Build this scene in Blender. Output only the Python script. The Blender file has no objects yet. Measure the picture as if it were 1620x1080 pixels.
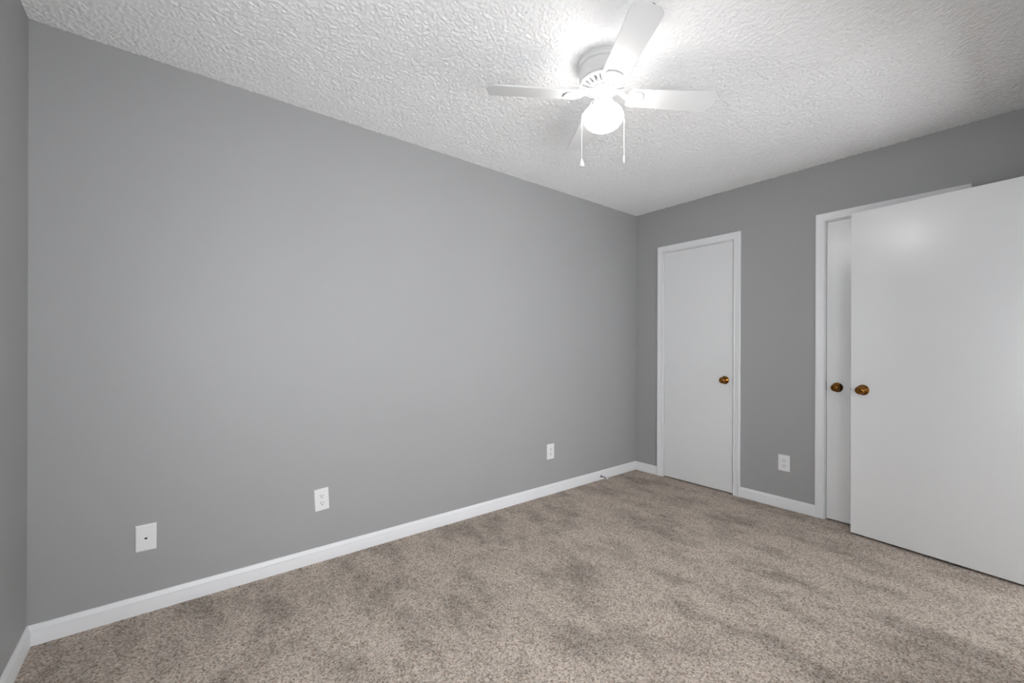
import bpy, bmesh, math, random
from mathutils import Vector, Matrix
random.seed(7)
S = bpy.context.scene
C = S.collection
R = math.radians

# ------------------------------------------------------------------ camera
YAW, ROLL = 0.67418, 0.0031664
right = Vector((math.cos(YAW), -math.sin(YAW), 0))
fwd = Vector((math.sin(YAW), math.cos(YAW), 0))
up = Vector((0, 0, 1))
r2 = right * math.cos(ROLL) + up * math.sin(ROLL)
u2 = up * math.cos(ROLL) - right * math.sin(ROLL)
cam = bpy.data.cameras.new('camera')
cam_ob = bpy.data.objects.new('camera', cam)
C.objects.link(cam_ob)
m = Matrix((r2, u2, -fwd)).transposed().to_4x4()
m.translation = (0.4337, -2.4715, 1.1665)
cam_ob.matrix_world = m
cam.sensor_width = 36
cam.lens = 675.66 / 1620 * 36
cam.shift_y = 9.72 / 1620
cam.shift_x = 0.39 / 1620
cam.clip_start = 0.01
S.camera = cam_ob

# ------------------------------------------------------------------ world, light, exposure
W = bpy.data.worlds.new('fill_sky')
S.world = W
W.use_nodes = True
wb = W.node_tree.nodes['Background']
SKY, GROUND = 7.1, 7.7                             # sky above, ground below, levels set as fill through the added windows
_n, _l = W.node_tree.nodes, W.node_tree.links
_tc = _n.new('ShaderNodeTexCoord'); _sx = _n.new('ShaderNodeSeparateXYZ'); _mr = _n.new('ShaderNodeMapRange')
_mr.inputs['From Min'].default_value = -0.04; _mr.inputs['From Max'].default_value = 0.04
_mr.inputs['To Min'].default_value = GROUND; _mr.inputs['To Max'].default_value = SKY
_l.new(_tc.outputs['Generated'], _sx.inputs[0]); _l.new(_sx.outputs['Z'], _mr.inputs[0]); _l.new(_mr.outputs[0], wb.inputs[1])
wb.inputs[0].default_value = (0.965, 0.99, 1.02, 1)
LAMP = 20.0
POP = 0.0043                                       # depth of the popcorn relief
S.view_settings.view_transform = 'Standard'
S.view_settings.look = 'None'
S.view_settings.gamma = 1
S.view_settings.exposure = 0.10
S.view_settings.use_curve_mapping = False
S.cycles.max_bounces = 12
S.cycles.diffuse_bounces = 8

L, H, FRONT, HALL, HX = 3.9406, 2.44, -2.54, -3.7, 5.6     # room length, height, front wall face, hall far wall and hall right end
FILL_WIN = (0.20, 2.60, 0.60, 1.80)                     # opening in the front wall for an unseen window added as fill
FILL_WH = (2.86, 5.45, 0.10, 1.35)                      # unseen hallway window, added as fill light
DOORWAY = (2.866, 3.704, 2.032)                    # doorway in the front wall
D1 = (-0.3035, -0.9085, 2.026)                     # slab edges and top of the two closed doors
D2 = (-1.5340, -2.1490, 2.0295)

# ------------------------------------------------------------------ helpers
def bm_obj(name, bm, mat=None, parent=None, smooth=None, loc=None):
    bmesh.ops.remove_doubles(bm, verts=bm.verts, dist=1e-6)
    bmesh.ops.recalc_face_normals(bm, faces=bm.faces)
    me = bpy.data.meshes.new(name)
    bm.to_mesh(me); bm.free()
    o = bpy.data.objects.new(name, me)
    C.objects.link(o)
    if mat: me.materials.append(mat)
    if parent: o.parent = parent
    if loc is not None: o.location = loc
    if smooth is not None:
        for p in me.polygons: p.use_smooth = True
        me.set_sharp_from_angle(angle=R(smooth))
    return o

def tag(o, label, cat=None, group=None, kind=None):
    o['label'] = label
    if cat: o['category'] = cat
    if group: o['group'] = group
    if kind: o['kind'] = kind
    return o

def struct(name, bm, mat, label, cat, smooth=None):
    return tag(bm_obj(name, bm, mat, smooth=smooth), label, cat, kind='structure')

def thing(name, loc, rot=(0, 0, 0)):
    o = bpy.data.objects.new(name, None)
    o.empty_display_size = 0.05
    C.objects.link(o)
    o.location = loc; o.rotation_euler = rot
    return o

def box(bm, x0, x1, y0, y1, z0, z1, bev=0.0, seg=2):
    b = bmesh.new()
    bmesh.ops.create_cube(b, size=1)
    for v in b.verts:
        v.co = Vector((x0 if v.co.x < 0 else x1, y0 if v.co.y < 0 else y1, z0 if v.co.z < 0 else z1))
    if bev: bmesh.ops.bevel(b, geom=b.edges[:], offset=bev, segments=seg, affect='EDGES', profile=0.5)
    merge(bm, b)

def merge(bm, b, mat=None):
    if mat is not None: b.transform(mat)
    me = bpy.data.meshes.new('tmp'); b.to_mesh(me); b.free()
    bm.from_mesh(me); bpy.data.meshes.remove(me)

def lathe(bm, prof, seg=48, close=True):
    rings = []
    for r, z in prof:
        if r < 1e-6: rings.append([bm.verts.new((0, 0, z))])
        else: rings.append([bm.verts.new((r * math.cos(2 * math.pi * k / seg), r * math.sin(2 * math.pi * k / seg), z)) for k in range(seg)])
    for a, b in zip(rings, rings[1:]):
        for k in range(seg):
            n = (k + 1) % seg
            if len(a) == 1 and len(b) == 1: continue
            if len(a) == 1: bm.faces.new((a[0], b[n], b[k]))
            elif len(b) == 1: bm.faces.new((a[k], a[n], b[0]))
            else: bm.faces.new((a[k], a[n], b[n], b[k]))
    if close:
        for q in (rings[0], rings[-1]):
            if len(q) > 2: bm.faces.new(q)

def tube(bm, pts, r, seg=8):
    pts = [Vector(p) for p in pts]
    rings = []
    for i, p in enumerate(pts):
        d = (pts[min(i + 1, len(pts) - 1)] - pts[max(i - 1, 0)]).normalized()
        a = d.orthogonal().normalized() if i == 0 else (pa - d * pa.dot(d)).normalized()
        pa = a; b = d.cross(a)
        rr = r[i] if isinstance(r, (list, tuple)) else r
        rings.append([bm.verts.new(p + (a * math.cos(2 * math.pi * k / seg) + b * math.sin(2 * math.pi * k / seg)) * rr) for k in range(seg)])
    for q, s in zip(rings, rings[1:]):
        for k in range(seg): bm.faces.new((q[k], q[(k + 1) % seg], s[(k + 1) % seg], s[k]))
    bm.faces.new(rings[0]); bm.faces.new(rings[-1])

def prism(bm, pts, z0, z1, bev=0.0):
    b = bmesh.new()
    lo = [b.verts.new((x, y, z0)) for x, y in pts]
    f = b.faces.new(lo)
    ex = bmesh.ops.extrude_face_region(b, geom=[f])
    for v in ex['geom']:
        if isinstance(v, bmesh.types.BMVert): v.co.z = z1
    bmesh.ops.recalc_face_normals(b, faces=b.faces)
    if bev:
        bmesh.ops.bevel(b, geom=[e for e in b.edges if abs(e.verts[0].co.z - e.verts[1].co.z) < 1e-7], offset=bev, segments=2, affect='EDGES')
    merge(bm, b)

# ------------------------------------------------------------------ materials
def mat(name):
    mt = bpy.data.materials.new(name); mt.use_nodes = True
    nt = mt.node_tree
    return mt, nt, nt.nodes['Principled BSDF']
def nd(nt, t, **kw):
    n = nt.nodes.new(t)
    for k, v in kw.items(): setattr(n, k, v)
    return n
def noise(nt, vec, scale, detail=2, rough=0.5):
    n = nd(nt, 'ShaderNodeTexNoise')
    n.inputs['Scale'].default_value = scale; n.inputs['Detail'].default_value = detail; n.inputs['Roughness'].default_value = rough
    nt.links.new(vec, n.inputs['Vector']); return n.outputs['Fac']
def ramp(nt, fac, stops):
    n = nd(nt, 'ShaderNodeValToRGB')
    e = n.color_ramp.elements
    while len(e) < len(stops): e.new(0.5)
    for q, (p, c) in zip(e, stops):
        q.position = p; q.color = (c, c, c, 1) if isinstance(c, (int, float)) else (*c, 1)
    nt.links.new(fac, n.inputs[0]); return n.outputs[0]
def mix(nt, fac, a, b, mode='MIX'):
    n = nd(nt, 'ShaderNodeMix', data_type='RGBA', blend_type=mode)
    for i, v in ((0, fac), (6, a), (7, b)):
        if hasattr(v, 'is_linked') or hasattr(v, 'links'): nt.links.new(v, n.inputs[i])
        else: n.inputs[i].default_value = v if i == 0 else (*v, 1)
    return n.outputs[2]
def bump(nt, h, strength, dist, prev=None):
    n = nd(nt, 'ShaderNodeBump')
    n.inputs['Strength'].default_value = strength; n.inputs['Distance'].default_value = dist
    nt.links.new(h, n.inputs['Height'])
    if prev: nt.links.new(prev, n.inputs['Normal'])
    return n.outputs['Normal']
def pos(nt, scale=(1, 1, 1)):
    g = nd(nt, 'ShaderNodeNewGeometry')
    mp = nd(nt, 'ShaderNodeMapping'); mp.inputs['Scale'].default_value = scale
    nt.links.new(g.outputs['Position'], mp.inputs['Vector']); return mp.outputs[0]
def objpos(nt, scale=(1, 1, 1), rot=(0, 0, 0)):
    g = nd(nt, 'ShaderNodeTexCoord')
    mp = nd(nt, 'ShaderNodeMapping'); mp.inputs['Scale'].default_value = scale; mp.inputs['Rotation'].default_value = rot
    nt.links.new(g.outputs['Object'], mp.inputs['Vector']); return mp.outputs[0]

def plain(name, col, rough, metal=0.0, spec=0.5):
    mt, nt, b = mat(name)
    b.inputs['Base Color'].default_value = (*col, 1); b.inputs['Roughness'].default_value = rough
    b.inputs['Metallic'].default_value = metal; b.inputs['Specular IOR Level'].default_value = spec
    v = objpos(nt)
    rr = ramp(nt, noise(nt, v, 40, 3), [(0.3, max(rough - 0.04, 0.02)), (0.7, min(rough + 0.04, 1))])
    nt.links.new(rr, b.inputs['Roughness'])
    return mt

def wall_paint():
    mt, nt, b = mat('grey_wall_paint')
    v = pos(nt)
    c = mix(nt, noise(nt, v, 1.7, 4), (0.343, 0.343, 0.343), (0.360, 0.360, 0.359))
    nt.links.new(c, b.inputs['Base Color'])
    b.inputs['Roughness'].default_value = 0.55
    n1 = bump(nt, noise(nt, v, 260, 2), 0.10, 0.0015)
    n2 = bump(nt, noise(nt, v, 7, 2), 0.10, 0.010, n1)
    nt.links.new(n2, b.inputs['Normal'])
    return mt
def ceiling_popcorn():
    mt, nt, b = mat('white_popcorn_ceiling')
    v = pos(nt)
    b.inputs['Base Color'].default_value = (0.80, 0.80, 0.80, 1)
    b.inputs['Roughness'].default_value = 0.95
    nt.links.new(bump(nt, noise(nt, v, 300, 2), 0.2, 0.0015), b.inputs['Normal'])
    return mt
def trim_paint(name, rough, col=(0.77, 0.775, 0.785), streak=0.0):
    mt, nt, b = mat(name)
    b.inputs['Base Color'].default_value = (*col, 1)
    b.inputs['Roughness'].default_value = rough
    v = objpos(nt)
    n = bump(nt, noise(nt, v, 60, 3), 0.06, 0.002)
    if streak:
        w = objpos(nt, (22, 22, 1.2))
        n = bump(nt, noise(nt, w, 1.6, 2), streak, 0.01, n)
        b.inputs['Specular IOR Level'].default_value = 1.0
    nt.links.new(n, b.inputs['Normal'])
    return mt
def carpet_mat():
    mt, nt, b = mat('beige_cut_pile_carpet')
    v = pos(nt)
    # individual tufts with light tips; shade in the gaps is painted into the colour
    vo = nd(nt, 'ShaderNodeTexVoronoi'); vo.inputs['Scale'].default_value = 165; vo.inputs['Randomness'].default_value = 1.0
    dv = nd(nt, 'ShaderNodeVectorMath', operation='ADD')
    nz = nd(nt, 'ShaderNodeTexNoise'); nz.inputs['Scale'].default_value = 130; nt.links.new(v, nz.inputs['Vector'])
    sc = nd(nt, 'ShaderNodeVectorMath', operation='SCALE'); sc.inputs['Scale'].default_value = 0.012
    nt.links.new(nz.outputs['Color'], sc.inputs[0]); nt.links.new(v, dv.inputs[0]); nt.links.new(sc.outputs[0], dv.inputs[1]); nt.links.new(dv.outputs[0], vo.inputs['Vector'])
    sep = nd(nt, 'ShaderNodeSeparateColor'); nt.links.new(vo.outputs['Color'], sep.inputs[0])
    c = ramp(nt, sep.outputs[0], [(0.0, (0.29, 0.235, 0.19)), (0.28, (0.45, 0.385, 0.33)), (0.60, (0.57, 0.497, 0.44)), (1.0, (0.69, 0.615, 0.555))])
    gap = ramp(nt, noise(nt, v, 118, 3, 0.7), [(0.32, 0.36), (0.46, 0.92), (0.56, 1.0)])
    c = mix(nt, 1.0, c, gap, 'MULTIPLY')
    tint = ramp(nt, noise(nt, v, 48, 2), [(0.35, (1.03, 0.98, 0.94)), (0.65, (0.98, 1.0, 1.0))])
    c = mix(nt, 1.0, c, tint, 'MULTIPLY')
    # pile brushed in different directions: vacuum strokes and foot marks
    def strokes(rot, sx, sy, scale, lo, hi, off):
        g = nd(nt, 'ShaderNodeNewGeometry')
        mp = nd(nt, 'ShaderNodeMapping'); mp.inputs['Rotation'].default_value = (0, 0, R(rot)); mp.inputs['Scale'].default_value = (sx, sy, 1); mp.inputs['Location'].default_value = (off, off * 0.7, 0)
        nt.links.new(g.outputs['Position'], mp.inputs['Vector'])
        return ramp(nt, noise(nt, mp.outputs[0], scale, 5, 0.62), [(0.36, lo), (0.50, 1.0), (0.66, hi)])
    c = mix(nt, 1.0, c, strokes(8, 2.6, 1.1, 2.0, 0.72, 1.08, 3.1), 'MULTIPLY')
    c = mix(nt, 1.0, c, strokes(-35, 1.3, 1.0, 4.2, 0.85, 1.06, 0.6), 'MULTIPLY')
    nt.links.new(c, b.inputs['Base Color'])
    b.inputs['Roughness'].default_value = 1.0
    b.inputs['Specular IOR Level'].default_value = 0.05
    h = mix(nt, 0.5, sep.outputs[1], gap)
    n1 = bump(nt, h, 0.7, 0.006)
    nt.links.new(n1, b.inputs['Normal'])
    return mt
def brass():
    mt, nt, b = mat('antique_brass')
    v = objpos(nt)
    c = mix(nt, noise(nt, v, 30, 3), (0.15, 0.060, 0.012), (0.34, 0.155, 0.033))
    nt.links.new(c, b.inputs['Base Color'])
    b.inputs['Metallic'].default_value = 1.0
    b.inputs['Roughness'].default_value = 0.18
    return mt
def lamp_glass():
    mt, nt, b = mat('lit_opal_glass')
    b.inputs['Base Color'].default_value = (0.9, 0.9, 0.88, 1)
    b.inputs['Emission Color'].default_value = (1.0, 0.985, 0.965, 1)
    b.inputs['Emission Strength'].default_value = LAMP
    b.inputs['Roughness'].default_value = 0.2
    return mt
def window_glass():
    mt, nt, b = mat('clear_window_glass')
    t = nd(nt, 'ShaderNodeBsdfTransparent'); g = nd(nt, 'ShaderNodeBsdfGlossy'); g.inputs['Roughness'].default_value = 0.02
    mx = nd(nt, 'ShaderNodeMixShader'); mx.inputs[0].default_value = 0.06
    nt.links.new(t.outputs[0], mx.inputs[1]); nt.links.new(g.outputs[0], mx.inputs[2])
    nt.links.new(mx.outputs[0], nt.nodes['Material Output'].inputs['Surface'])
    return mt

M_WALL, M_CEIL, M_CARPET = wall_paint(), ceiling_popcorn(), carpet_mat()
M_TRIM = trim_paint('white_trim_paint', 0.35)
M_DOOR = trim_paint('white_gloss_door_paint', 0.24, (0.75, 0.755, 0.76), 0.05)
M_FAN = trim_paint('white_fan_enamel', 0.35, (0.66, 0.66, 0.66))
M_BLADE = trim_paint('white_blade_laminate', 0.5, (0.68, 0.68, 0.68))
M_PLATE = plain('white_plastic', (0.78, 0.78, 0.785), 0.35)
M_BRASS, M_LAMP, M_GLASS = brass(), lamp_glass(), window_glass()
M_DARK = plain('dark_slot', (0.02, 0.02, 0.02), 0.7)
M_STEEL = plain('dull_dark_steel', (0.16, 0.16, 0.17), 0.4, 0.9)
M_LATCH = plain('worn_steel', (0.35, 0.35, 0.36), 0.35, 0.9)
M_RUBBER = plain('white_rubber', (0.75, 0.73, 0.70), 0.6)

# ------------------------------------------------------------------ the room shell
T = 0.12
b = bmesh.new(); box(b, -T, HX + T, HALL - T, T, -0.10, 0.0)
struct('floor', b, M_CARPET, 'beige cut pile carpet covering the whole floor', 'carpet')
b = bmesh.new(); box(b, -T, HX + T, HALL - T, T, H, H + 0.10)
# sprayed popcorn: a fine relief of blobs hanging from the slab
import numpy as np
rng = np.random.default_rng(3)
step = 0.0037
nx, ny = int(L / step) + 1, int(-FRONT / step) + 1
f = rng.standard_normal((ny, nx))
def blur(q):
    q = (np.roll(q, 1, 0) + 2 * q + np.roll(q, -1, 0)) / 4
    return (np.roll(q, 1, 1) + 2 * q + np.roll(q, -1, 1)) / 4
f1 = blur(f); f1 /= f1.std()
f2 = blur(blur(blur(rng.standard_normal((ny, nx))))); f2 /= f2.std()
hgt = np.clip(0.45 + 0.36 * f1 + 0.10 * f2, 0, 1) * POP
X, Y = np.meshgrid(np.linspace(0, L, nx), np.linspace(FRONT, 0, ny))
co = np.stack([X, Y, H - 0.0005 - hgt], -1).reshape(-1, 3)
i = np.arange(nx * ny).reshape(ny, nx)
quads = np.stack([i[:-1, :-1], i[1:, :-1], i[1:, 1:], i[:-1, 1:]], -1).reshape(-1, 4)
n0 = len(b.verts)
me = bpy.data.meshes.new('ceiling')
bx = np.array([v.co for v in b.verts]); b.verts.index_update(); bf = np.array([[v.index for v in p.verts] for p in b.faces]); b.free()
co = np.concatenate([bx, co]); quads = np.concatenate([bf, quads + n0])
me.vertices.add(len(co)); me.vertices.foreach_set('co', co.astype(np.float32).ravel())
me.loops.add(quads.size); me.loops.foreach_set('vertex_index', quads.astype(np.int32).ravel())
me.polygons.add(len(quads)); me.polygons.foreach_set('loop_start', np.arange(0, quads.size, 4, dtype=np.int32))
me.update(calc_edges=True)
sm = np.ones(len(quads), dtype=bool); sm[:len(bf)] = False
me.polygons.foreach_set('use_smooth', sm)
me.materials.append(M_CEIL)
ceil_ob = bpy.data.objects.new('ceiling', me); C.objects.link(ceil_ob)
tag(ceil_ob, 'white popcorn textured ceiling', 'ceiling', kind='structure')
b = bmesh.new(); box(b, -T, L + 0.3, 0, T, 0, H)
struct('wall_back', b, M_WALL, 'long grey painted wall with three white wall plates', 'wall')
FILL_WL = (-2.48, -1.66, 0.25, 1.90)                    # left wall opening for an unseen window added as fill (y0, y1, z0, z1)
b = bmesh.new()
box(b, -T, 0, HALL - T, FILL_WL[0], 0, H); box(b, -T, 0, FILL_WL[1], 0, 0, H)
box(b, -T, 0, FILL_WL[0], FILL_WL[1], 0, FILL_WL[2]); box(b, -T, 0, FILL_WL[0], FILL_WL[1], FILL_WL[3], H)
struct('wall_left', b, M_WALL, 'grey painted wall at the far left edge of the photo', 'wall')

b = bmesh.new()
g = 0.0032
o1 = (D1[0] + g + 0.018, D1[1] - g - 0.018, D1[2] + g + 0.018)     # rough openings: slab + gap + jamb
o2 = (D2[0] + g + 0.018, D2[1] - g - 0.018, D2[2] + g + 0.018)
box(b, L + 0.12, L + 0.25, FRONT, 0, 0, H)
box(b, L, L + 0.12, o1[0], 0, 0, H)
box(b, L, L + 0.12, o2[0], o1[1], 0, H)
box(b, L, L + 0.12, FRONT, o2[1], 0, H)
box(b, L, L + 0.12, o1[1], o1[0], o1[2], H)
box(b, L, L + 0.12, o2[1], o2[0], o2[2], H)
struct('wall_right', b, M_WALL, 'grey painted wall with the two closed white doors', 'wall')

b = bmesh.new()
y0, y1 = FRONT - T, FRONT
dx0, dx1, dz = DOORWAY[0] - 0.018, DOORWAY[1] + 0.018, DOORWAY[2] + 0.018
box(b, 0, FILL_WIN[0], y0, y1, 0, H)
box(b, FILL_WIN[0], FILL_WIN[1], y0, y1, 0, FILL_WIN[2])
box(b, FILL_WIN[0], FILL_WIN[1], y0, y1, FILL_WIN[3], H)
box(b, FILL_WIN[1], dx0, y0, y1, 0, H)
box(b, dx0, dx1, y0, y1, dz, H)
box(b, dx1, HX, y0, y1, 0, H)
struct('wall_front', b, M_WALL, 'grey painted wall behind the camera with an added fill window and the doorway', 'wall')
b = bmesh.new()
box(b, dx0 - 0.4, dx0 - 0.3, HALL, y0, 0, H); box(b, HX, HX + T, HALL - T, y1, 0, H)  # hall widened so fill light from its added window reaches the left wall
box(b, dx0 - 0.4, FILL_WH[0], HALL - T, HALL, 0, H); box(b, FILL_WH[1], HX, HALL - T, HALL, 0, H)
box(b, FILL_WH[0], FILL_WH[1], HALL - T, HALL, 0, FILL_WH[2]); box(b, FILL_WH[0], FILL_WH[1], HALL - T, HALL, FILL_WH[3], H)
struct('wall_hall', b, M_WALL, 'unseen grey hallway wall beyond the open doorway, widened for fill light', 'wall')

# unseen windows added for fill daylight in the front wall, left wall and hallway
def window(name, x0, x1, z0, z1, Mx, label):
    fw, zm = 0.05, (z0 + z1) / 2
    b = bmesh.new()
    for (xa, xb, za, zb) in ((x0, x0 + fw, z0, z1), (x1 - fw, x1, z0, z1), (x0 + fw, x1 - fw, z0, z0 + fw), (x0 + fw, x1 - fw, z1 - fw, z1), (x0 + fw, x1 - fw, zm - 0.02, zm + 0.02)):
        box(b, xa, xb, -0.09, -0.04, za, zb)
    b.transform(Mx)
    wf = struct(name, b, M_TRIM, label, 'added window')
    for za, zb in ((z0 + fw, zm - 0.02), (zm + 0.02, z1 - fw)):
        b = bmesh.new(); box(b, x0 + fw, x1 - fw, -0.068, -0.064, za, zb)
        b.transform(Mx); bm_obj('pane', b, M_GLASS, wf)
window('fill_window_1', *FILL_WIN, Matrix.Translation((0, FRONT, 0)), 'unseen white framed window added for fill light in the wall behind the camera')
window('fill_window_2', -FILL_WL[1], -FILL_WL[0], FILL_WL[2], FILL_WL[3], Matrix(((0, 1, 0, 0), (-1, 0, 0, 0), (0, 0, 1, 0), (0, 0, 0, 1))), 'unseen white framed window added for fill light in the left wall beside the camera')

window('fill_window_3', *FILL_WH, Matrix.Translation((0, HALL, 0)), 'unseen white framed window added for fill light at the end of the hallway')

# ------------------------------------------------------------------ baseboards
BB = [(0, 0), (0.0125, 0), (0.0125, 0.050), (0.0112, 0.0535), (0.0118, 0.057), (0.0105, 0.063), (0.0075, 0.068), (0.0062, 0.0735), (0.0045, 0.0775), (0, 0.0785)]
def run(bm, prof, pts, normals):
    """sweep profile (out, z) along a floor polyline; normals = mitred outward vectors per point"""
    rings = [[bm.verts.new((p[0] + n[0] * o, p[1] + n[1] * o, z)) for o, z in prof] for p, n in zip(pts, normals)]
    for a, c in zip(rings, rings[1:]):
        for k in range(len(prof)):
            q = (k + 1) % len(prof)
            bm.faces.new((a[k], a[q], c[q], c[k]))
    bm.faces.new(rings[0]); bm.faces.new(rings[-1])
CW = 0.054; CR = 0.005       # casing width and reveal
def cas_out(D): return D[0] + g + CR + CW, D[1] - g - CR - CW, D[2] + g + CR + CW
c1, c2 = cas_out(D1), cas_out(D2)
b = bmesh.new(); run(b, BB, [(0, 0), (L, 0)], [(1, -1), (-1, -1)])
struct('baseboard_back', b, M_TRIM, 'white moulded baseboard along the long grey wall', 'baseboard', 35)
b = bmesh.new(); run(b, BB, [(0, 0), (0, FRONT)], [(1, -1), (1, 1)])
struct('baseboard_left', b, M_TRIM, 'white moulded baseboard at the far left wall', 'baseboard', 35)
b = bmesh.new()
run(b, BB, [(L, 0), (L, c1[0])], [(-1, -1), (-1, 0)])
run(b, BB, [(L, c1[1]), (L, c2[0])], [(-1, 0), (-1, 0)])
run(b, BB, [(L, c2[1]), (L, FRONT)], [(-1, 0), (-1, 1)])
struct('baseboard_right', b, M_TRIM, 'white moulded baseboard between the closed doors', 'baseboard', 35)
b = bmesh.new()
run(b, BB, [(0, FRONT), (DOORWAY[0] - 0.064, FRONT)], [(1, 1), (0, 1)])
run(b, BB, [(DOORWAY[1] + 0.064, FRONT), (L, FRONT)], [(0, 1), (-1, 1)])
struct('baseboard_front', b, M_TRIM, 'white moulded baseboard on the wall behind the camera', 'baseboard', 35)

# ------------------------------------------------------------------ door casings, jambs
CP = [(0, 0), (0, 0.008), (0.003, 0.0105), (0.008, 0.0105), (0.011, 0.0085), (0.016, 0.0105), (0.024, 0.0115), (0.034, 0.0118),
      (0.040, 0.0145), (0.046, 0.0165), (0.051, 0.0165), (0.054, 0.0150), (0.054, 0)]
def casing(a0, a1, top):
    """local frame: a = along the wall, depth +n out of the wall, z up; returns bmesh in (a, n, z)"""
    bm = bmesh.new()
    lo, hi = min(a0, a1) - g - CR, max(a0, a1) + g + CR
    t = top + g + CR
    path = [((lo, 0), (-1, 0)), ((lo, t), (-1, 1)), ((hi, t), (1, 1)), ((hi, 0), (1, 0))]
    rings = [[bm.verts.new((p[0] + d[0] * w, n, p[1] + d[1] * w)) for w, n in CP] for p, d in path]
    for q, s in zip(rings, rings[1:]):
        for k in range(len(CP)):
            j = (k + 1) % len(CP)
            bm.faces.new((q[k], q[j], s[j], s[k]))
    bm.faces.new(rings[0]); bm.faces.new(rings[-1])
    return bm
def jamb(a0, a1, top, depth, stop):
    bm = bmesh.new()
    lo, hi, t, w = min(a0, a1) - g, max(a0, a1) + g, top + g, 0.0175
    box(bm, lo - w, lo, -depth, -0.0005, 0, t + w); box(bm, hi, hi + w, -depth, -0.0005, 0, t + w)
    box(bm, lo, hi, -depth, -0.0005, t, t + w)
    if stop:
        box(bm, lo, lo + 0.011, -0.075, -stop, 0, t); box(bm, hi - 0.011, hi, -0.075, -stop, 0, t)
        box(bm, lo + 0.011, hi - 0.011, -0.075, -stop, t - 0.011, t)
    return bm
MR = Matrix(((0, -1, 0, L), (1, 0, 0, 0), (0, 0, 1, 0), (0, 0, 0, 1)))            # right wall: (a,n,z) -> (L-n, a, z)
MF = Matrix(((1, 0, 0, 0), (0, 1, 0, FRONT), (0, 0, 1, 0), (0, 0, 0, 1)))         # front wall
for i, (D, Mx, lab, dep) in enumerate(((D1, MR, 'white moulded casing around the narrow closed door by the corner', 0.118),
                                       (D2, MR, 'white moulded casing partly hidden behind the open door', 0.118),
                                       ((DOORWAY[0] + g, DOORWAY[1] - g, DOORWAY[2] - g), MF, 'white moulded casing around the doorway behind the camera', 0.119))):
    bm = casing(*D); bm.transform(Mx)
    t = struct('trim_%d' % (i + 1), bm, M_TRIM, lab, 'door casing', 35)
    bm = jamb(*D, dep, 0.041 if i < 2 else 0.041); bm.transform(Mx)
    bm_obj('jamb', bm, M_TRIM, t)
    # strike plate on the latch side of the jamb
    if i < 2:
        a = D[1] - g if i == 0 else D[0] + g
        bm = bmesh.new()
        s = 1 if i == 0 else -1
        box(bm, *sorted((a, a + s * 0.0015)), -0.036, 0.004, 0.883, 0.943)
        bm.transform(Mx); bm_obj('strike_plate', bm, M_LATCH, t)

# ------------------------------------------------------------------ doors
def knob_parts(parent, loc, rotz, rose=0.0325):
    """axis along local +X, out of the door face"""
    k = bmesh.new()
    lathe(k, [(0.0, 0.0), (rose - 0.0015, 0.0), (rose, 0.002), (rose - 0.002, 0.0045), (rose - 0.009, 0.0075), (rose - 0.011, 0.010), (0.016, 0.012), (0.0125, 0.015),
              (0.0115, 0.022), (0.012, 0.029), (0.017, 0.033), (0.0225, 0.038), (0.0255, 0.045), (0.0255, 0.050), (0.023, 0.056), (0.018, 0.0605), (0.0125, 0.0625),
              (0.0115, 0.0615), (0.006, 0.0618), (0.0, 0.0625)], 40, False)
    k.transform(Matrix.Rotation(R(90), 4, 'Y'))
    o = bm_obj('door_knob', k, M_BRASS, parent, 40)
    o.location = loc; o.rotation_euler = (0, 0, rotz)
    o['label'] = 'round antique brass knob'
    return o
def hinge(parent, x, y, z, r=0.0062, h=0.089):
    k = bmesh.new()
    zz = -h / 2
    for s in range(5):
        q = bmesh.new(); lathe(q, [(0, 0), (r - 0.0006, 0), (r, 0.0006), (r, h / 5 - 0.0012), (r - 0.0006, h / 5 - 0.0006), (0, h / 5 - 0.0006)], 16, False)
        merge(k, q, Matrix.Translation((0, 0, zz + s * h / 5)))
    q = bmesh.new(); lathe(q, [(0, 0), (0.003, 0.001), (0.004, 0.003), (0.004, 0.006), (0, 0.006)], 12, False); merge(k, q, Matrix.Translation((0, 0, zz - 0.006)))
    q = bmesh.new(); lathe(q, [(0, 0), (0.004, 0), (0.004, 0.003), (0.003, 0.005), (0, 0.006)], 12, False); merge(k, q, Matrix.Translation((0, 0, -zz)))
    o = bm_obj('hinge', k, M_TRIM, parent, 40)
    o.location = (x, y, z)
    return o

def closed_door(name, D, label, hinge_at, knob_y, knob_z, bottom):
    b = bmesh.new()
    w = D[0] - D[1]; cy = (D[0] + D[1]) / 2
    box(b, 0.0, 0.035, -w / 2, w / 2, 0, D[2] - bottom, 0.0012)
    d = struct(name, b, M_DOOR, label, 'door')
    d.location = (L + 0.001, cy, bottom)
    knob_parts(d, (0, knob_y - cy, knob_z - bottom), math.pi)
    for z in (1.8016, 1.0657, 0.324):
        hinge(d, -0.0055, hinge_at - cy, z - bottom)
    lb = bmesh.new(); s = -1 if knob_y < cy else 1
    box(lb, 0.010, 0.026, *sorted((s * (w / 2 - 0.004), s * (w / 2 + 0.0025))), knob_z - bottom - 0.012, knob_z - bottom + 0.012)
    bm_obj('latch', lb, M_LATCH, d)
    return d
closed_door('door_1', D1, 'narrow white flush door with brass knob, closed, beside the room corner', D1[0] + 0.0015, -0.8485, 0.910, 0.010)
closed_door('door_2', D2, 'white flush door, closed in its frame and mostly hidden behind the open door', D2[1] - 0.0015, -1.594, 0.906, 0.010)

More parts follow.
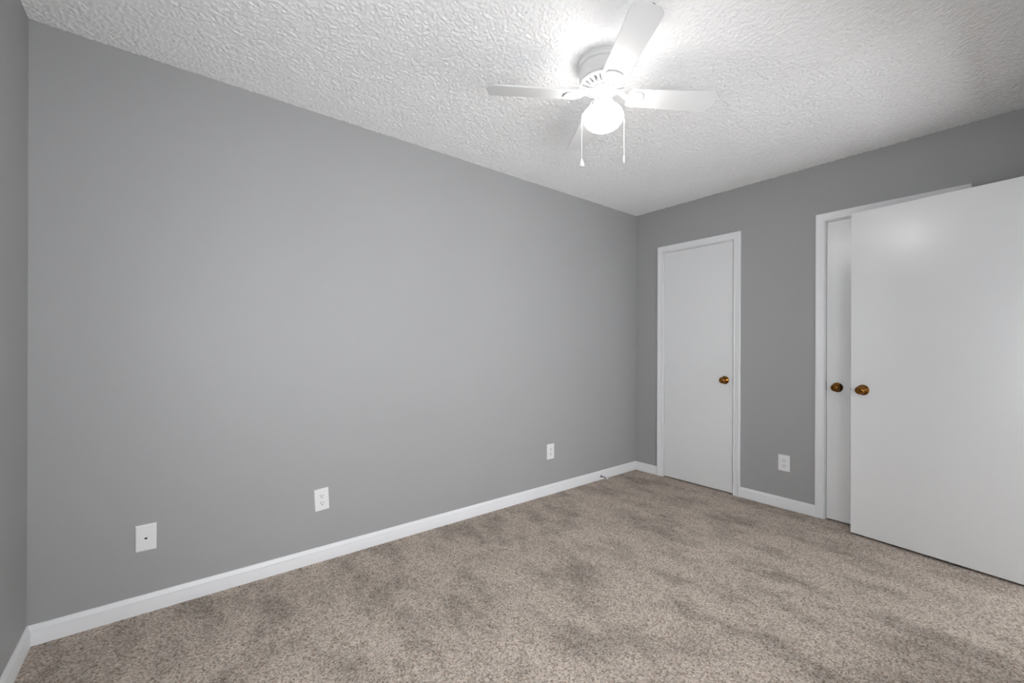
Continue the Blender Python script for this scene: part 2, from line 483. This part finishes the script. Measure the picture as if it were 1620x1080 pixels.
# the open door swung back from the doorway against the right wall
OX, OY = 3.7871, -1.7031                      # free edge on the room side
du = Vector((-0.1192, -0.9929, 0)).normalized()      # from the free edge towards the hinges
DWID, DH, DB = 0.813, 2.005, 0.012
b = bmesh.new(); box(b, 0, 0.035, -DWID, 0, 0, DH, 0.0012)
d3 = struct('door_3', b, M_DOOR, 'large white flush door standing open at the right edge of the photo', 'door')
d3.location = (OX, OY, DB)
ang = math.atan2(-du.y, -du.x) - R(90)        # local +Y runs from hinge to free edge
d3.rotation_euler = (0, 0, ang)
knob_parts(d3, (0, -0.062, 0.912 - DB), math.pi)
knob_parts(d3, (0.035, -0.062, 0.912 - DB), 0)
for z in (1.80, 1.06, 0.32): hinge(d3, -0.0055, -DWID - 0.003, z - DB)
b = bmesh.new(); box(b, 0.010, 0.025, -0.002, 0.008, 0.912 - DB - 0.008, 0.912 - DB + 0.008, 0.001)
bm_obj('latch', b, M_LATCH, d3)

# ------------------------------------------------------------------ outlets and wall plates
def rounded(w, h, r, n=5):
    pts = []
    for cx, cy, a0 in ((w / 2 - r, h / 2 - r, 0), (-w / 2 + r, h / 2 - r, 90), (-w / 2 + r, -h / 2 + r, 180), (w / 2 - r, -h / 2 + r, 270)):
        for k in range(n + 1):
            a = R(a0 + 90 * k / n); pts.append((cx + r * math.cos(a), cy + r * math.sin(a)))
    return pts
FACE = Matrix(((1, 0, 0, 0), (0, 0, -1, 0), (0, 1, 0, 0), (0, 0, 0, 1)))    # (x, y, depth) -> (x, -depth, z=y)
def plate_bm(w, h):
    bm = bmesh.new()
    prof = [(0.0, 0.0), (0.0, 0.0025), (0.0012, 0.0042), (0.0045, 0.0060)]
    rings = []
    for ins, d in prof:
        rings.append([bm.verts.new((x, y, d)) for x, y in rounded(w - 2 * ins, h - 2 * ins, 0.003)])
    n = len(rings[0])
    for a, c in zip(rings, rings[1:]):
        for k in range(n): bm.faces.new((a[k], a[(k + 1) % n], c[(k + 1) % n], c[k]))
    bm.faces.new(rings[0]); bm.faces.new(rings[-1])
    bm.transform(FACE)
    return bm
def screw(parent, x, z, y=-0.006):
    k = bmesh.new(); lathe(k, [(0, 0), (0.0034, 0), (0.003, 0.0009), (0, 0.0012)], 16, False)
    k.transform(FACE)
    o = bm_obj('screw', k, M_PLATE, parent, 40, (x, y, z)); return o
def flat(parent, name, pts, d0, d1, m, loc):
    k = bmesh.new(); prism(k, pts, d0, d1); k.transform(FACE)
    return bm_obj(name, k, m, parent, loc=loc)
def outlet(loc, rot, w, h, label):
    t = thing('power_outlet', loc, rot)
    tag(t, label, 'outlet', 'white wall outlets')
    bm_obj('cover_plate', plate_bm(w, h), M_PLATE, t)
    for s in (1, -1):
        # receptacle face: circle with flattened top and bottom
        pts = [(0.0172 * math.cos(R(a)), max(-0.0142, min(0.0142, 0.0172 * math.sin(R(a))))) for a in range(0, 360, 9)]
        rc = flat(t, 'receptacle', pts, 0.004, 0.0074, M_PLATE, (0, 0, s * 0.0195))
        for x, hh in ((-0.0064, 0.0090), (0.0064, 0.0075)):
            flat(rc, 'slot', rounded(0.0026, hh, 0.0006, 2), 0.0070, 0.0077, M_DARK, (x, 0, 0.0035))
        flat(rc, 'ground_hole', [(0.0028 * math.cos(R(a)), max(-0.0028, 0.0028 * math.sin(R(a)))) for a in range(0, 360, 24)], 0.0070, 0.0077, M_DARK, (0, 0, -0.0072))
    screw(t, 0, 0)
    return t
outlet((1.0813, 0, 0.3344), (0, R(-3.2), 0), 0.0745, 0.1195, 'white power outlet mounted slightly crooked on the long grey wall, next to the phone jack')
outlet((2.8073, 0, 0.3386), (0, 0, 0), 0.0775, 0.1215, 'small white power outlet on the long grey wall nearest the far corner')
outlet((L, -1.2775, 0.3300), (0, 0, R(-90)), 0.0775, 0.1190, 'white power outlet on the grey wall between the two closed doors')
t = thing('phone_jack', (0.3517, 0, 0.3270))
tag(t, 'white wall plate with one small black phone socket, leftmost on the long wall', 'phone jack')
bm_obj('cover_plate', plate_bm(0.0715, 0.1160), M_PLATE, t)
flat(t, 'jack_surround', rounded(0.0155, 0.0150, 0.001), 0.0055, 0.0064, M_PLATE, (0, 0, -0.002))
flat(t, 'socket_hole', [(-0.0054, 0.0034), (0.0054, 0.0034), (0.0054, -0.0014), (0.0028, -0.0030), (0.0018, -0.0052), (-0.0018, -0.0052), (-0.0028, -0.0030), (-0.0054, -0.0014)],
     0.0060, 0.0067, M_DARK, (0, 0, -0.002))
screw(t, 0, 0.030); screw(t, 0, -0.030)

# door stop on the baseboard
t = thing('door_stop', (3.4145, -0.0125, 0.031), (0, 0, 0))
tag(t, 'small dark metal door stop with white tip, screwed into the baseboard near the corner', 'door stop')
RY = Matrix.Rotation(R(90), 4, 'X')           # lathe axis +z -> -y
k = bmesh.new(); lathe(k, [(0, 0), (0.010, 0), (0.010, 0.003), (0.006, 0.008), (0, 0.008)], 24, False); k.transform(RY); bm_obj('flange', k, M_STEEL, t, 40)
k = bmesh.new(); lathe(k, [(0, 0.008), (0.0042, 0.008), (0.0042, 0.060), (0, 0.060)], 16, False); k.transform(RY); bm_obj('rod', k, M_STEEL, t, 40)
k = bmesh.new(); lathe(k, [(0, 0.060), (0.0075, 0.060), (0.0080, 0.064), (0.0075, 0.073), (0.005, 0.076), (0, 0.076)], 20, False); k.transform(RY); bm_obj('bumper_tip', k, M_RUBBER, t, 40)['label'] = 'white rubber tip'

# ------------------------------------------------------------------ ceiling fan with lamp
FX, FY = 1.939, -1.236
fan = thing('ceiling_fan', (FX, FY, H))
tag(fan, 'white four blade ceiling fan with a lit globe lamp and pull chains', 'ceiling fan')
def Z(z): return z - H
k = bmesh.new()
lathe(k, [(0.0, Z(2.4395)), (0.119, Z(2.4395)), (0.1205, Z(2.437)), (0.1205, Z(2.428)), (0.1185, Z(2.4255)), (0.1195, Z(2.423)), (0.1195, Z(2.412)), (0.117, Z(2.409)),
          (0.1125, Z(2.4075)), (0.1125, Z(2.403)), (0.1135, Z(2.400)), (0.1125, Z(2.370)), (0.1095, Z(2.350)), (0.106, Z(2.3465)), (0.0, Z(2.3465))], 72, False)
k.transform(Matrix.Diagonal((0.945, 0.945, 1, 1)))
bm_obj('motor_housing', k, M_FAN, fan, 25)
# vent ring: two hoops joined by slanted fins
k = bmesh.new()
def hoop(bm, r0, r1, za, zb, zc, zd):
    lathe(bm, [(r0, za), (r1, zb), (r1, zd), (r0, zc), (r0, za)], 72, False)
hoop(k, 0.0955, 0.1045, Z(2.3435), Z(2.3465), Z(2.334), Z(2.339))
hoop(k, 0.050, 0.066, Z(2.330), Z(2.334), Z(2.318), Z(2.322))
NF = 22
for i in range(NF):
    q = bmesh.new(); box(q, 0.064, 0.100, -0.0055, 0.0055, -0.0045, 0.0045, 0.0015, 1)
    # tilt the fin along the cone between the hoops
    for v in q.verts:
        f = (v.co.x - 0.064) / 0.036
        v.co.z += Z(2.3265 + 0.0125 * f); v.co.y *= 0.75 + 0.45 * f
    merge(k, q, Matrix.Rotation(2 * math.pi * (i + 0.5) / NF, 4, 'Z'))
bm_obj('vent_ring', k, M_FAN, fan, 30)
k = bmesh.new()
lathe(k, [(0, Z(2.346)), (0.049, Z(2.346)), (0.049, Z(2.318)), (0.054, Z(2.316)), (0.054, Z(2.309)), (0.050, Z(2.306)), (0, Z(2.306))], 48, False)
bm_obj('flywheel', k, M_FAN, fan, 30)
k = bmesh.new()
lathe(k, [(0, Z(2.306)), (0.041, Z(2.306)), (0.042, Z(2.304)), (0.0395, Z(2.301)), (0.0385, Z(2.262)), (0.041, Z(2.259)), (0.0465, Z(2.255)), (0.0475, Z(2.250)), (0.046, Z(2.246)), (0.0, Z(2.246))], 48, False)
fit = bm_obj('light_fitter', k, M_FAN, fan, 30)
for a in (20, 140, 260):
    q = bmesh.new(); lathe(q, [(0, 0), (0.0035, 0), (0.0045, 0.002), (0.0045, 0.006), (0.003, 0.008), (0, 0.008)], 12, False)
    q.transform(Matrix.Rotation(R(a), 4, 'Z') @ Matrix.Translation((0.0465, 0, Z(2.2505))) @ Matrix.Rotation(R(90), 4, 'Y'))
    bm_obj('thumb_screw', q, M_FAN, fit, 40)
# schoolhouse globe
k = bmesh.new()
gp = [(r * 0.935, 2.2460 - (2.2460 - z) * 0.86) for r, z in [(0.0405, 2.2460), (0.0415, 2.2420), (0.0480, 2.2390), (0.0620, 2.2330), (0.0760, 2.2235), (0.0870, 2.2110), (0.0930, 2.1960), (0.0945, 2.1840), (0.0925, 2.1710),
      (0.0865, 2.1580), (0.0770, 2.1460), (0.0650, 2.1360), (0.0510, 2.1275), (0.0360, 2.1210), (0.0200, 2.1170), (0.0, 2.1155)]]
lathe(k, [(r, Z(z)) for r, z in gp], 64, False)
gl = bm_obj('globe_shade', k, M_LAMP, fan, 60); gl['label'] = 'glowing white glass globe'

BZ = 2.289
def blade_outline():
    pts = []
    r0, r1, w0, w1, cr = 0.112, 0.518, 0.103, 0.118, 0.020
    def hw(x): return (w0 + (w1 - w0) * (x - r0) / (r1 - r0)) / 2
    # root, rounded
    for a in range(180, 271, 15): pts.append((r0 + 0.022 + 0.022 * math.cos(R(a)), -hw(r0) + 0.022 + 0.022 * math.sin(R(a))))
    for s in range(1, 6):
        x = r0 + 0.022 + (r1 - 0.030 - r0 - 0.022) * s / 6; pts.append((x, -hw(x)))
    e = hw(r1)
    for a in range(-90, -14, 15): pts.append((r1 - 0.014 - cr + cr * math.cos(R(a)), -e + cr + cr * math.sin(R(a))))
    for s in range(-4, 5):
        y = s / 4 * (e - cr) * 0.9; pts.append((r1 - 0.010 * (y / e) ** 2, y))
    up_ = [(x, -y) for x, y in reversed(pts) if y < -1e-6]
    return pts + up_
def iron_outline():
    half = [(0.050, 0.012), (0.062, 0.0125), (0.075, 0.0085), (0.090, 0.0080), (0.104, 0.0120), (0.113, 0.0215), (0.120, 0.0310), (0.130, 0.0372), (0.142, 0.0385),
            (0.156, 0.0375), (0.166, 0.0345), (0.172, 0.0290), (0.176, 0.0200), (0.1785, 0.0100)]
    return [(x, -y) for x, y in half] + [(0.180, 0.0)] + [(x, y) for x, y in reversed(half)]
PITCH = R(12)
def make_blade():
    k = bmesh.new(); prism(k, blade_outline(), -0.003, 0.003, 0.0012)
    k.transform(Matrix.Translation((0, 0, Z(BZ))) @ Matrix.Rotation(-PITCH, 4, 'X'))
    bl = bm_obj('blade', k, M_BLADE, fan, 30)
    k = bmesh.new()
    b_ = bmesh.new(); prism(b_, iron_outline(), -0.0085, -0.0040, 0.0014)
    bmesh.ops.subdivide_edges(b_, edges=[e for e in b_.edges if e.calc_length() > 0.02], cuts=2)
    # flat under the tilted blade, twisting back to level and rising to the flywheel
    for v in b_.verts:
        f = max(0.0, min(1.0, (v.co.x - 0.075) / 0.040)); f = f * f * (3 - 2 * f)
        p = Matrix.Rotation(-PITCH * f, 3, 'X') @ v.co
        p.z += Z(BZ) * f + Z(2.3215) * (1 - f)
        v.co = p
    merge(k, b_)
    # raised spine on the arm
    tube(k, [(0.052, 0, Z(2.3100)), (0.070, 0, Z(2.3085)), (0.090, 0, Z(2.2920)), (0.108, 0, Z(2.2800)), (0.130, 0, Z(2.2795))], [0.006, 0.0065, 0.0060, 0.0055, 0.003], 10)
    ir = bm_obj('blade_bracket', k, M_FAN, bl, 35)
    for (x, y) in ((0.160, 0.0), (0.138, 0.020), (0.138, -0.020)):
        q = bmesh.new(); lathe(q, [(0, 0), (0.0045, 0), (0.0040, -0.0016), (0.002, -0.0024), (0, -0.0024)], 14, False)
        q.transform(Matrix.Translation((0, 0, Z(BZ))) @ Matrix.Rotation(-PITCH, 4, 'X') @ Matrix.Translation((x, y, -0.0085)))
        merge_me = bmesh.new(); merge_me.from_mesh(ir.data); merge(merge_me, q); merge_me.to_mesh(ir.data); merge_me.free()
    return bl, ir
TH0 = R(-33.5)
bl, ir = make_blade()
bl.rotation_euler.z = TH0
for i in (1, 2, 3):
    c = bl.copy(); C.objects.link(c); c.parent = fan; c.rotation_euler.z = TH0 + i * math.pi / 2
    d = ir.copy(); C.objects.link(d); d.parent = c

# pull chains draped over the globe
def chain(a, pts, fob, lab):
    ca, sa = math.cos(a), math.sin(a)
    P = [Vector((r * ca, r * sa, Z(z))) for r, z in pts]
    k = bmesh.new(); tube(k, P, 0.0014, 8)
    # little beads along the chain
    tot = sum((q - p).length for p, q in zip(P, P[1:])); step = 0.0075; n = int(tot / step)
    for s in range(n):
        d = s * step
        for p, q in zip(P, P[1:]):
            l = (q - p).length
            if d <= l: break
            d -= l
        bb = bmesh.new(); bmesh.ops.create_icosphere(bb, subdivisions=1, radius=0.0022)
        merge(k, bb, Matrix.Translation(p + (q - p).normalized() * d))
    o = bm_obj('pull_chain', k, M_FAN, fan, 60); o['label'] = lab
    k = bmesh.new(); lathe(k, fob, 20, False)
    bm_obj('chain_pull', k, M_FAN, o, 50, P[-1])
CA = -YAW
chain(CA + math.pi, [(0.040, 2.268), (0.052, 2.262), (0.0640, 2.2360), (0.0790, 2.2245), (0.0900, 2.2110), (0.0950, 2.1960), (0.0958, 2.1840), (0.0958, 2.160), (0.0958, 2.05), (0.0958, 2.009)],
      [(0, 0.001), (0.003, 0), (0.0045, -0.006), (0.0085, -0.016), (0.0125, -0.027), (0.0130, -0.032), (0.0105, -0.0365), (0, -0.0375)], 'white bead chain ending in a bell shaped pull')
chain(CA + R(4), [(0.040, 2.268), (0.052, 2.262), (0.0640, 2.2360), (0.0790, 2.2245), (0.0900, 2.2110), (0.0945, 2.1960), (0.0955, 2.1840), (0.0955, 2.160), (0.0955, 2.07), (0.0955, 2.028)],
      [(0, 0.001), (0.0028, 0), (0.0040, -0.004), (0.0045, -0.016), (0.0040, -0.030), (0.0025, -0.034), (0, -0.0345)], 'white bead chain ending in a slim pull')
